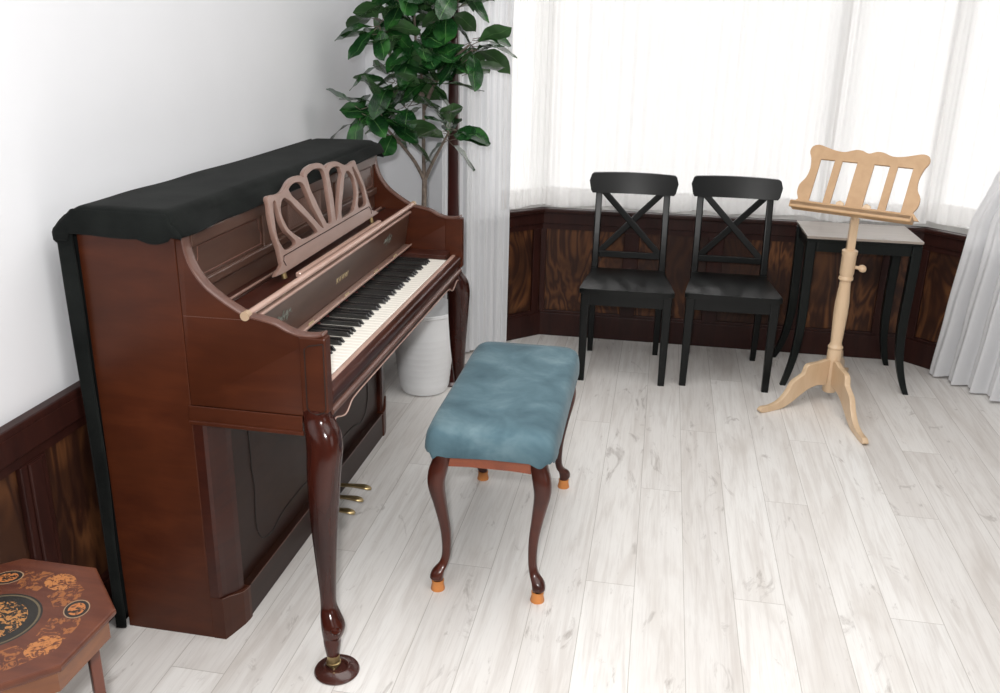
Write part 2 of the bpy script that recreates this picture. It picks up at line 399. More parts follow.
segs = [seg_m(A0, A1), seg_m(A1, A2), seg_m(A2, A3)]
SILL = .665; HEAD = 2.36
def bayside(i, suffix, npan, mull):
    m, L = segs[i]
    e0, e1 = (0, .06) if i == 0 else ((-.06, .06) if i == 1 else (-.06, 0))
    b = B(); box(b, e0, L+e1, 0, .12, 0, SILL, mtx=m); box(b, e0, L+e1, 0, .12, HEAD, ZC, mtx=m)
    struct(obj('wall_bay_'+suffix, b, M_WALL))
    w = obj('window_%d' % (i+1), (lambda b: (box(b, e0, L+e1, .03, .09, SILL, SILL+.045, mtx=m), box(b, e0, L+e1, .03, .09, HEAD-.06, HEAD, mtx=m), b)[-1])(B()), M_FRAME); struct(w)
    for tt in mull:
        x = L*tt; x0 = max(e0, x-.022 if tt in (0, 1) else x-.012); x1 = min(L+e1, x+(.05 if tt == 1 and i < 2 else .022) if tt in (0, 1) else x+.012)
        struct(obj('window_stile', box(B(), x0, x1, .03, .09, SILL+.06, HEAD-.06, mtx=m), M_FRAME, w))
    struct(obj('window_pane', box(B(), 0.005, L-.005, .058, .062, SILL+.05, HEAD-.05, mtx=m), M_GLASS, w))
bayside(0, 'left', 1, (0, 1)); bayside(1, 'centre', 4, (0, .732, 1)); bayside(2, 'right', 1, (0, 1))

def wainscot(n, m, L, stiles, top, label=None, cap0=0, cap1=0, capd=.055):
    """panelling on the face y=0 of a local frame, projecting to -y (into the room)"""
    root = obj('trim_%d' % n, box(B(), 0, L, -.012, 0, .10, top-.07, mtx=m), M_FIR); struct(root)
    struct(obj('rail', box(B(), 0, L, -.022, -.0125, top-.11, top-.075, mtx=m), M_STILE, root))
    for a, b_, deep in stiles:
        b = B(); box(b, a, b_, -.028, -.0125, .13, top-.11, .003, mtx=m)
        if deep:
            box(b, a+.022, b_-.022, -.036, -.027, .13, top-.11, .004, mtx=m)
        struct(obj('stile', b, M_STILE, root))
    b = B(); box(b, -cap0, L+cap1, -.035, 0, top-.08, top-.018, .003, mtx=m)
    box(b, -cap0, L+cap1, -capd, 0, top-.022, top, .006, mtx=m)
    struct(obj('cap_rail', b, M_STILE, root))
    b = B(); box(b, 0, L, -.03, 0, 0, .125, .003, mtx=m); box(b, 0, L, -.024, 0, .12, .14, .003, mtx=m)
    return root, b
# left wall: local x along +y ... needs outward normal = -x, so run from far to near is reversed
mL, LL = seg_m(Vector((0, YB, 0)), Vector((0, 2.41, 0)))       # normal = (-1,0,0): away from the room
st = [(y-YB-.046, y-YB+.046, True) for y in (-3.2, -2.75, -2.3, -1.86, -1.42, -.99, -.615, -.186, .26, .71, 1.16, 1.6, 2.05)]
r_, bb = wainscot(1, mL, LL, st, .70, capd=.035); struct(obj('baseboard_left', bb, M_STILE))
for i, (nm, sts) in enumerate((('bay_left', [(.0, .05, False), (.447, .49, False)]),
        ('bay_centre', [(.0, .03, False)] + [(.431+.424*k, .431+.424*k+.078, False) for k in range(4)] + [(1.84, 1.885, False)]),
        ('bay_right', [(.0, .05, False), (.45, .53, False)]))):
    m, L = segs[i]
    r_, bb = wainscot(2+i, m, L, sts, .69, cap0=.0, cap1=.0)
    struct(obj('baseboard_'+nm, bb, M_STILE))
m, L = seg_m(Vector((0, 2.41, 0)), A0); r_, bb = wainscot(5, m, L, [(.36, .45, False)], .70, capd=.035); struct(obj('baseboard_back', bb, M_STILE))

# ------------------------------------------------------------------ piano
W = 1.44; PX = Vector((.40, .72, 0))
piano = thing('upright_piano', 'dark mahogany upright piano with open keyboard and fretwork music desk by the left wall', 'piano', PX)
XB = .090
for y0, y1 in ((0, .03), (W-.03, W)):
    obj('side_panel', box(B(), XB, .341, y0, y1, 0, 1.11, .002), M_SIDE, piano)
obj('back_panel', box(B(), XB+.002, .13, .031, W-.031, .02, 1.10), M_FRONT, piano)
obj('lid', box(B(), .089, .348, -.010, W+.010, 1.111, 1.135, .005), M_MAH, piano)
# arms: lower cheek with the curved top
armtop = crom([(.36, 1.109), (.364, 1.07), (.378, 1.03), (.405, .992), (.438, .965), (.472, .943), (.503, .927), (.535, .921), (.574, .912), (.605, .897), (.640, .888), (.675, .890), (.692, .896)], 4)
poly = [(.342, .686), (.342, 1.109)] + armtop + [(.694, .893), (.694, .72), (.686, .686)]
for y0, y1 in ((.0005, .0295), (W-.0295, W-.0005)):
    ck = obj('cheek', prism(B(), poly, 'y', y0, y1, .002), M_SIDE, piano, True)
    # thin capping along the curved top, window glare painted into its colour
    b = B(); pts = [(x, 0, z+.002) for x, z in armtop]
    rings = [((p[0], (y0+y1)/2, p[2]), .0165, .003, 4, (0, 1, 0), (0, 0, 1)) for p in pts]
    rings = []
    for i, p in enumerate(pts):
        d = Vector(pts[min(i+1, len(pts)-1)])-Vector(pts[max(0, i-1)]); d.normalize()
        rings.append(((p[0], (y0+y1)/2, p[2]), .0175, .0035, 4, (0, 1, 0), Vector((0, 1, 0)).cross(d)))
    obj('cheek_cap', loft(b, rings, 12), M_CAP, ck, True)
    s = -1 if y0 < .5 else 1; ye = (y0 if s < 0 else y1)
    b = B(); tube(b, [(.345, ye+s*.0005, .917), (.503, ye+s*.0005, .919)], .0008, 6)      # joint line of the arm
    obj('joint_line', b, M_CAP, ck)
    b = B(); box(b, .335, .632, min(ye, ye+s*.004), max(ye, ye+s*.004), .645, .686, .0015); box(b, .335, .635, min(ye, ye+s*.008), max(ye, ye+s*.008), .636, .647, .002)
    obj('side_molding', b, M_SIDE, piano)
    # front block of the cheek with beaded outline, the top of the leg
    b = B(); box(b, .634, .700, min(ye-s*.03, ye+s*.006), max(ye-s*.03, ye+s*.006), .70, .890, .004); fb = obj('cheek_block', b, M_SIDE, piano)
    yy = ye+s*.0075
    b = B(); tube(b, [(.648, yy, .71), (.648, yy, .862), (.660, yy, .870), (.694, yy, .877)], .0013, 6); tube(b, [(.648, yy, .712), (.655, yy, .702), (.672, yy, .697), (.690, yy, .703), (.694, yy, .714)], .0013, 6)
    tube(b, [(.695, yy, .714), (.695, yy, .877)], .0013, 6)
    obj('bead', b, M_GROOVE, fb)
# lower case
obj('lower_panel', box(B(), .345, .375, .105, W-.105, .09, .64, .002), M_FRONT, piano)
for y0, y1 in ((.0, .10), (W-.10, W)):
    b = B(); plan = [(.3415, 0), (.366, 0), (.374, .006), (.378, .025), (.389, .070), (.392, .092), (.386, .10), (.3415, .10)]
    fy_ = (lambda y: y+.001) if y0 < .5 else (lambda y: W-.001-y)
    prism(b, [(x, fy_(y)) for x, y in plan], 'z', .09, .636); obj('corner_pilaster', b, M_MAH, piano)
    b = B()
    pol = [(y0, .0), (y0, .128), (y0+.03, .126), (y0+.055, .112), (y0+.08, .102), (y0+.10, .100), (y1+.02, .100), (y1+.02, 0)] if y0 < .5 else [(y1, .0), (y1, .128), (y1-.03, .126), (y1-.055, .112), (y1-.08, .102), (y1-.10, .100), (y0-.02, .100), (y0-.02, 0)]
    zz_ = [.128, .127, .122, .112, .104, .101]; pp_ = [(.3412, 0, 0), (.376, 0, 0), (.384, .025, 2), (.398, .075, 4), (.401, .098, 5), (.401, .112, 5), (.3412, .112, 5)]
    lo = [b.verts.new((x, fy_(y-.001), 0)) for x, y, k in pp_]; hi = [b.verts.new((x, fy_(y-.001), zz_[k])) for x, y, k in pp_]; nn_ = len(lo)
    b.faces.new(lo[::-1]); b.faces.new(hi)
    for i_ in range(nn_): b.faces.new((lo[i_], lo[(i_+1) % nn_], hi[(i_+1) % nn_], hi[i_]))
    pb = obj('plinth_block', b, M_SIDE, piano)
    tp = crom([(.3765, fy_(-.001), .128), (.3845, fy_(.024), .122), (.3985, fy_(.074), .104), (.4015, fy_(.11), .101)], 4)
    obj('plinth_edge', tube(B(), tp, .0013, 6), M_CAP, pb)
b = B(); box(b, .345, .398, .1125, .60, 0, .100, .003); box(b, .345, .398, .84, W-.1125, 0, .100, .003); box(b, .345, .398, .60, .84, .075, .100, .002)
pl = obj('plinth', b, M_FRONT, piano)
obj('plinth_edge', tube(B(), [(.400, .12, .1005), (.400, W-.12, .1005)], .0014, 6), M_CAP, pl)
# carved outline on the lower panel
h = [(.217, .60), (.219, .525), (.223, .437), (.221, .408), (.231, .343), (.224, .251), (.231, .201), (.262, .160), (.32, .146), (.36, .158), (.43, .170), (.593, .170), (.72, .160)]
hh = crom(h, 5); full = hh + [(W-y, z) for y, z in hh[::-1]]
obj('carved_groove', tube(B(), [(.3755, y, z) for y, z in full], .0022, 6), M_GROOVE, piano)
# keybed, front rail with serpentine lower edge
kb = obj('keyboard', box(B(), .345, .655, .032, W-.032, .69, .722, .002), M_MAH, piano)
s0 = [(.031, .655), (.05, .656), (.071, .658), (.10, .648), (.128, .640), (.150, .642), (.167, .650), (.191, .659), (.25, .662)]
s0 = crom(s0, 4); edge = s0 + [(W-y, z) for y, z in s0[::-1]]
pol = [(.031, .735)] + edge + [(W-.031, .735)]
b = B(); prism(b, pol, 'x', .668, .690); rail = obj('front_rail', b, M_MAH, piano)
obj('rail_edge', tube(B(), [(.691, y, z+.001) for y, z in edge], .0022, 6), M_EDGE, rail)  # pale bead painting the highlight along the serpentine edge
obj('keybed_underside', box(B(), .36, .667, .031, W-.031, .655, .688), M_FRONT, piano)
b = B(); tube(b, [(.691, .031, .690), (.691, W-.031, .690)], .010, 12); obj('rail_molding', b, M_CAP, rail, True)
b = B(); box(b, .664, .699, .031, W-.031, .716, .746, .007, seg=3); ks = obj('key_slip', b, M_MAH, piano, True)
b = B(); box(b, .662, .676, .031, W-.031, .742, .750, .003); obj('slip_edge', b, M_EDGE, ks)
# keys
KY0 = .1075+.5*0 ; KY0 = .1075; KW = 1.225/52
def wkey(y):
    b = B(); box(b, .482, .659, y+.0006, y+KW-.0006, .728, .748, .0012, seg=1); return b
w0 = obj('white_key', wkey(KY0), M_WKEY, kb)
def dupkey(src, dy, nm):
    c = src.copy(); COL.objects.link(c); c.parent = kb; c.location = (0, dy, 0); return c
for k in range(1, 52): dupkey(w0, k*KW, 'white_key')
b = B(); prof = [(.484, .7482), (.484, .7605), (.600, .7605), (.609, .7482)]
prism(b, prof, 'y', KY0+KW-.0052, KY0+KW+.0052, .001); k0 = obj('black_key', b, M_BKEY, kb)
first = True
for k in range(51):
    if 'ABCDEFG'[k % 7] in 'BE': continue
    if k == 0: continue
    dupkey(k0, k*KW, 'black_key')
for y0, y1 in ((.031, KY0-.001), (KY0+1.226, W-.031)):
    obj('key_block', box(B(), .470, .655, y0, y1, .724, .766, .004), M_MAH, piano)
obj('key_felt', box(B(), .478, .486, KY0, KY0+1.225, .7485, .7535), plain('red_felt', (.10, .008, .008), .9), kb)
# fallboard
fbm = B(); prism(fbm, [(.476, .764), (.498, .908), (.488, .910), (.464, .764)], 'y', .031, W-.031, .001); fbd = obj('fallboard', fbm, M_UPPER, piano)
b = B(); box(b, .477, .5, .055, W-.04, .769, .783, .005, seg=3); obj('fallboard_lip', b, M_DESK, fbd, True)
b = B(); box(b, .500, .5045, .031, W-.031, .777, .783, .0015); obj('lip_edge', b, M_EDGE, fbd)
b = B(); box(b, .490, .506, .036, W-.036, .902, .911, .003); obj('top_edge', b, M_EDGE, fbd)
b = B(); tube(b, [(.503, .0, .929), (.503, W, .929)], .0085, 14); rod = obj('fallboard_rod', b, M_EDGE, fbd, True)
for y in (-.004, W-.012): obj('rod_cap', tube(B(), [(.503, y, .929), (.503, y+.018, .929)], .0115, 14), M_GOLD2, fbd, True)
b = B(); box(b, .482, .4945, .034, W-.034, .917, .925, .002); obj('lid_hinge', b, M_DESK, fbd)
for y in (.398, .69, .982, 1.2): obj('hinge', box(B(), .5, .5025, y-.018, y+.018, .7835, .7885), M_GOLD, fbd)
# fallboard lettering and the two small floral ornaments
fu = Vector((.022, 0, .144)).normalized(); fn = Vector((0, 1, 0)).cross(fu).normalized()
def fpt(y, z): t = (z-.764)/.144; return Vector((.476+.022*t, y, z)) + fn*.0008
tc = bpy.data.curves.new('lettering', 'FONT'); tc.body = 'KAWAI'; tc.size = .026; tc.extrude = .0004; tc.align_x = 'CENTER'; tc.align_y = 'CENTER'; tc.space_character = 1.35
to = bpy.data.objects.new('tmp', tc); COL.objects.link(to); bpy.context.view_layer.update()
me = bpy.data.meshes.new_from_object(to.evaluated_get(bpy.context.evaluated_depsgraph_get())); bpy.data.objects.remove(to)
b = B(); b.from_mesh(me); mt = Matrix((Vector((0, 1, 0)), fu, fn)).transposed().to_4x4(); mt.translation = fpt(.692, .838)
bmesh.ops.transform(b, matrix=mt, verts=b.verts); obj('lettering', b, M_GOLD, fbd)
for cy, sg in ((.246, 1), (1.157, -1)):
    b = B()
    for k in range(11):
        a = k*2.4; rr = .008+.0033*k; c = fpt(cy+sg*rr*math.cos(a)*1.1, .854+rr*.36*math.sin(a))
        U = (Vector((0, 1, 0))*math.cos(a)+fu*math.sin(a)); V = fn.cross(U)
        loft(b, [(c, .008, .0042, 2, U, V), (c+fn*.0008, .0072, .0036, 2, U, V)], 10)
    tube(b, [fpt(cy-sg*.045, .846), fpt(cy-sg*.015, .850), fpt(cy+sg*.02, .857), fpt(cy+sg*.05, .850)], .001, 5)
    obj('floral_ornament', b, plain('pewter_inlay_%d' % (1 if sg > 0 else 2), (.16, .17, .145), .4, .2), fbd)
# upper panel with recessed frames, shelf
up_ = obj('upper_panel', box(B(), .345, .360, .031, W-.031, .915, 1.109), M_UPPER, piano)
b = B(); box(b, .360, .368, .031, W-.031, 1.078, 1.109, .002); box(b, .360, .372, .031, W-.031, .968, .992, .004)
box(b, .360, .367, .42, .455, .99, 1.08, .002); box(b, .360, .367, .985, 1.02, .99, 1.08, .002)
obj('panel_frame', b, M_UPPER, up_)
b = B()
for (y0, y1) in ((.055, .41), (.465, .975), (1.03, W-.055)):
    tube(b, [(.3605, y0, 1.0), (.3605, y1, 1.0)], .0022, 6); tube(b, [(.3605, y0+.01, 1.072), (.3605, y1-.01, 1.072)], .0018, 6)
    for yy in (y0, y1): 
        s = 1 if yy == y0 else -1
        tube(b, [(.3605, yy, 1.0), (.3605, yy-0.003*s, 1.03), (.3605, yy+.008*s, 1.045), (.3605, yy+.01*s, 1.072)], .0018, 6)
obj('panel_bead', b, M_CAP, up_)
b = B(); box(b, .345, .484, .031, W-.031, .900, .914, .002); shelf = obj('shelf', b, M_MAH, piano)
for x, m_ in ((.385, M_DESK), (.4,  M_FRONT)): obj('shelf_molding', tube(B(), [(x, .032, .915), (x, W-.032, .915)], .004, 8), m_, shelf)
b = B()
for k in range(22): box(b, .3602, .3635, .60, .86, .996+k*.0036, .9978+k*.0036)
obj('louvre', b, M_DESK, up_)
b = B(); box(b, .461, .476, .40, 1.13, .914, .928, .003); obj('music_ledge', b, M_EDGE, piano)
# music desk: fretwork plate
ta = R(15); DU = Vector((0, 1, 0)); DV = Vector((-math.sin(ta), 0, math.cos(ta))); DO = Vector((.45, .73, .935))
outL = [(-.386, .004), (-.384, .03), (-.377, .07), (-.379, .109), (-.372, .15), (-.357, .185), (-.355, .203), (-.341, .210), (-.299, .206), (-.262, .206), (-.233, .213), (-.205, .224), (-.173, .231), (-.135, .232), (-.107, .228), (-.087, .220), (-.080, .232), (-.05, .243), (-.012, .247)]
# rotate: u = across, sign so that the order is a simple polygon
mir = lambda L: [(-u, v) for u, v in L[::-1]]
outline = outL + [(.012, .247)] + mir(outL[:-1])
H1 = [(-.325, .189), (-.312, .189), (-.313, .165), (-.316, .135), (-.305, .105), (-.283, .083), (-.268, .068), (-.275, .058), (-.338, .058), (-.356, .076), (-.362, .105), (-.350, .14), (-.338, .17)]
H2 = [(-.249, .187), (-.275, .181), (-.294, .163), (-.298, .140), (-.283, .105), (-.255, .083), (-.232, .070), (-.209, .060), (-.118, .057), (-.108, .066), (-.14, .10), (-.189, .142), (-.227, .177)]
H3 = [(-.210, .203), (-.177, .213), (-.135, .213), (-.108, .204), (-.098, .183), (-.085, .130), (-.055, .066), (-.062, .062), (-.078, .074), (-.12, .115), (-.173, .163), (-.205, .188)]
H4 = [(-.064, .218), (-.04, .226), (0, .230), (.04, .226), (.064, .218), (.068, .190), (.050, .14), (.025, .075), (.012, .063), (-.012, .063), (-.025, .075), (-.050, .14), (-.068, .190)]
b = B(); plate(b, [outline, H1, H2, H3, H4, mir(H3), mir(H2), mir(H1)], DO, DU, DV, .013, .0016, 'all', 4)
dk = obj('music_desk', b, M_DESK, piano, True)
dn = DU.cross(DV)
dp = lambda u, v, o=.0069: DO+DU*u+DV*v+dn*o
b = B(); tube(b, [dp(-.366, .02), dp(-.372, .034), dp(-.362, .046), dp(.362, .046), dp(.372, .034), dp(.366, .02)], .0014, 6); obj('desk_bead', b, M_FRONT, dk)
b = B()
for s in (-1, 1): tube(b, [dp(s*.375, .012, -.004), dp(s*.375, -.012, -.004)], .008, 10)
obj('desk_hinge', b, M_BRASS, dk, True)
# legs
for side in (0, 1):
    ym = (lambda y: y) if side == 0 else (lambda y: W-y)
    keys = [(.671, .022, .705, .034, .030), (.674, .021, .68, .036, .032), (.688, .012, .645, .043, .038), (.694, .004, .60, .044, .040), (.692, -.002, .55, .042, .038), (.690, -.006, .47, .038, .035), (.686, -.010, .38, .032, .030), (.684, -.014, .30, .026, .026), (.683, -.018, .22, .021, .022), (.684, -.022, .175, .020, .022), (.691, -.030, .150, .025, .027), (.700, -.038, .125, .030, .030), (.700, -.040, .105, .028, .027), (.698, -.042, .092, .0235, .023), (.699, -.046, .075, .0215, .0215), (.701, -.050, .045, .0165, .0165)]
    keys = [(k[0]-.011*min(1, max(0, (k[2]-.20)/.25)), k[1], k[2], k[3]*.97, k[4]) for k in keys]
    lg = obj('front_leg', leg(B(), [(k[0], ym(k[1]), k[2], k[3], k[4]) for k in keys], 2.5, 24), M_LEG, piano, True)
    b = B(); pts = [(k[0]+.7*k[3]*1.06, ym(k[1]-.7*k[4]*1.02), k[2]) for k in keys[3:9]]
    tube(b, crom(pts, 4), .0022, 6); obj('leg_bead', b, M_LEG, lg, True)
    b = B(); sx = .722; lathe(b, [(.0, 0), (.011, .002), (.0135, .009), (.011, .016), (0, .018)], (.715, ym(-.062), .118), 16); obj('toe_scroll', b, M_LEG, lg, True)
    b = B(); lathe(b, [(.0165, .046), (.0165, .026), (.019, .025), (.019, .020), (.012, .019), (.012, .010)][::-1], (.702, ym(-.052), 0), 20); obj('ferrule', b, M_BRASS, lg, True)
    c = obj('caster_cup', lathe(B(), [(.0, .002), (.057, 0), (.0585, .004), (.056, .008), (.036, .0115), (.031, .016), (.027, .016), (.024, .0098), (0, .0095)], (0, 0, 0), 40), M_CUP, None, True)
    c.location = (.712, ym(-.057), 0)
    tag(c, 'round brown caster cup under the near front leg of the piano' if side == 0 else 'round brown caster cup under the far front leg of the piano, by the white pot', 'caster cup')
# pedals
for k, y in enumerate((.632, .717, .802)):
    b = B(); ks_ = [((.34, y, .052), .008, .006, 2.5), ((.40, y, .054), .008, .005, 2.5), ((.46, y, .058), .0105, .005, 2.5), ((.495, y, .058), .0145, .006, 2.3), ((.513, y, .055), .0135, .006, 2.2), ((.522, y, .052), .007, .004, 2.2)]
    loft(b, [(c, a, d, e, (0, 1, 0), (0, 0, 1)) for c, a, d, e in ks_], 16); obj('pedal', b, M_BRASS, piano, True)

# ------------------------------------------------------------------ cloth over the piano
def sheet(name, fn, nu, nv, th, mat, parent=None, off=0.0, org=Vector((0, 0, 0))):
    b = B(); V = [[b.verts.new(fn(i/nu, j/nv)) for j in range(nv+1)] for i in range(nu+1)]
    for i in range(nu):
        for j in range(nv): b.faces.new((V[i][j], V[i+1][j], V[i+1][j+1], V[i][j+1]))
    bmesh.ops.translate(b, verts=b.verts, vec=-org)
    me = bpy.data.meshes.new(name); b.to_mesh(me); b.free()
    for p in me.polygons: p.use_smooth = True
    o = link(name, me, mat, parent)
    if th: md = o.modifiers.new('thick', 'SOLIDIFY'); md.thickness = th; md.offset = off
    return o
def cloth_fn(u, v):
    # u along y (-.02..1.49), v: 0 floor at the back -> up the back -> over the top -> front hem
    y = -.028 + u*1.512
    prof = [(.066, .004), (.062, .5), (.060, .9), (.052, 1.07), (.050, 1.11), (.072, 1.135), (.104, 1.163), (.118, 1.169), (.25, 1.171), (.332, 1.171), (.347, 1.164), (.362, 1.140), (.376, 1.112)]
    L = [0]
    for a, c in zip(prof, prof[1:]): L.append(L[-1]+math.dist(a, c))
    # denser sampling at the top: first 25% of v covers the back
    s = v/.25*L[3] if v < .25 else L[3]+(v-.25)/.75*(L[-1]-L[3])
    for k in range(len(L)-1):
        if s <= L[k+1]+1e-9: break
    t = (s-L[k])/(L[k+1]-L[k]); x = prof[k][0]+t*(prof[k+1][0]-prof[k][0]); z = prof[k][1]+t*(prof[k+1][1]-prof[k][1])
    nz = noise.noise(Vector((x*9, y*5, z*3)))
    if z < 1.08: y = max(y, -.016)
    if z > 1.15: z += .003*nz - .017*u
    if v > .93: x += .004*math.sin(y*23)+.006*nz; z += .008*noise.noise(Vector((y*6, 3, 1)))
    if z > 1.15:
        # sides roll over
        e = min(u, 1-u)*1.512
        if e < .02: z -= .010*(1-e/.02)**2
    return (x, y, z)
ct = sheet('piano_cover', cloth_fn, 90, 60, .006, M_FELT)
tag(ct, 'black felt dust cover draped over the top and down the back of the upright piano', 'cloth')
def side_flap(u, v):   # near side: from top edge down, u along x
    x = .053+u*.322
    low = 1.106 + (.002*math.sin(u*9)) + (.006 if u > .9 else 0)
    if .66 < u < .92: low -= .012*math.sin((u-.66)/.26*math.pi)
    if x < .088: low = 1.09
    top = min(1.166, 1.113+(x-.050)*.93, 1.168-(x-.338)*1.5)
    z = top - v*(top-low)
    y = -.027 - .006*math.sin(v*3.0) + .002*noise.noise(Vector((x*20, z*20, 0)))
    return (x, y, z)
for nm, mirror in (('side_flap', False), ('side_flap', True)):
    f = side_flap if not mirror else (lambda u, v: (side_flap(u, v)[0], W+.013-(side_flap(u, v)[1]+.0)*1.0+.005, side_flap(u, v)[2]-.017))
    sheet(nm, f, 50, 10, .006, M_FELT, ct)
def back_edge(u, v):   # narrow strip that wraps round the back corner and falls to the floor
    z = 1.103*(1-v)
    w = .024 + .016*(1-v)**.6 + .002*math.sin(v*14)
    x = .050 + .013*min(1, v*1.6) + u*w
    y = -.015 - .002*math.sin(v*8+u*2)
    return (x, y, max(z, .004))
sheet('back_flap', back_edge, 6, 60, .006, M_FELT, ct)

# ------------------------------------------------------------------ piano bench
bench = thing('piano_bench', 'dark wooden piano bench with blue velvet seat and cabriole legs in front of the keyboard', 'bench', (1.020, .709, 0), R(.8), local=True)
hx, hy = .183, .392
b = B()
def bcush(u, v):
    pass
N1, N2 = 60, 90
# velvet cushion: closed superellipse loft from frilled lower edge to top
rings = []
prof = [(-.014, .462, 1.6), (0.001, .452, 1.6), (.005, .466, .9), (.004, .486, .4), (.001, .506, .2), (-.006, .522, .1), (-.02, .532, 0), (-.06, .537, 0), (-.13, .539, 0)]
bm = B(); L = []; n = 160
for off, z, fr in prof:
    row = []
    for i in range(n):
        t = 2*math.pi*i/n; ct_, st_ = math.cos(t), math.sin(t); ex = 14
        ax, ay = hx+off, hy+off
        x = ax*math.copysign(abs(ct_)**(2/ex), ct_); y = ay*math.copysign(abs(st_)**(2/ex), st_)
        wv = noise.noise(Vector((x*26, y*26, 0)))
        k = 1+fr*.014*wv; zz = z + fr*.0045*math.sin((x-y)*70+wv*5)*(1 if z < .475 else .3) + .003*noise.noise(Vector((x*8, y*8, 5)))
        row.append(bm.verts.new((x*k, y*k, zz)))
    L.append(row)
for a, c in zip(L, L[1:]):
    for i in range(n): bm.faces.new((a[i], a[(i+1) % n], c[(i+1) % n], c[i]))
bm.faces.new(L[0][::-1]); bm.faces.new(L[-1])
obj('velvet_seat', bm, M_VEL, bench, True)
b = B(); prism(b, [(-.125, .452), (.125, .464), (.125, .404), (.06, .409), (-.06, .409), (-.125, .404)], 'y', -.350, -.332, .002); obj('apron', b, M_BENCH2, bench)
b = B(); prism(b, [(-.125, .452), (.125, .464), (.125, .404), (.06, .409), (-.06, .409), (-.125, .404)], 'y', .332, .350, .002); obj('apron', b, M_BENCH2, bench)
for s in (-1, 1):
    b = B(); prism(b, [(-.33, .452), (.33, .452), (.33, .404), (.2, .411), (-.2, .411), (-.33, .404)], 'x', s*.136-.009, s*.136+.009, .002); obj('apron', b, M_BENCH, bench)
for sx in (-1, 1):
    for sy in (-1, 1):
        ks_ = [(.138, .342, .450, .023, .023), (.140, .344, .425, .025, .025), (.149, .352, .388, .0265, .0265), (.152, .355, .345, .0235, .0235), (.141, .345, .27, .018, .018), (.130, .335, .19, .0145, .0145), (.128, .333, .12, .0125, .0125), (.134, .339, .085, .0135, .0135), (.148, .352, .062, .0185, .0185), (.152, .357, .044, .019, .019), (.149, .354, .033, .015, .015), (.149, .354, .026, .014, .014)]
        lg = obj('leg', leg(B(), [(sx*k[0], sy*k[1], k[2], k[3], k[4]) for k in ks_], 2.8, 18), M_BENCH, bench, True)
        b = B(); lathe(b, [(.0, 0), (.0205, 0), (.021, .003), (.0175, .020), (.0185, .031), (.0160, .032), (.0155, .025), (0, .025)], (sx*.149, sy*.354, 0), 24); obj('rubber_foot', b, M_RUB, lg, True)
        b = B(); pts = [(sx*(k[0]+k[3]*.72), sy*(k[1]+k[4]*.30), k[2]) for k in ks_[2:7]]; tube(b, crom(pts, 4), .002, 6); obj('leg_bead', b, M_BENCH, lg, True)

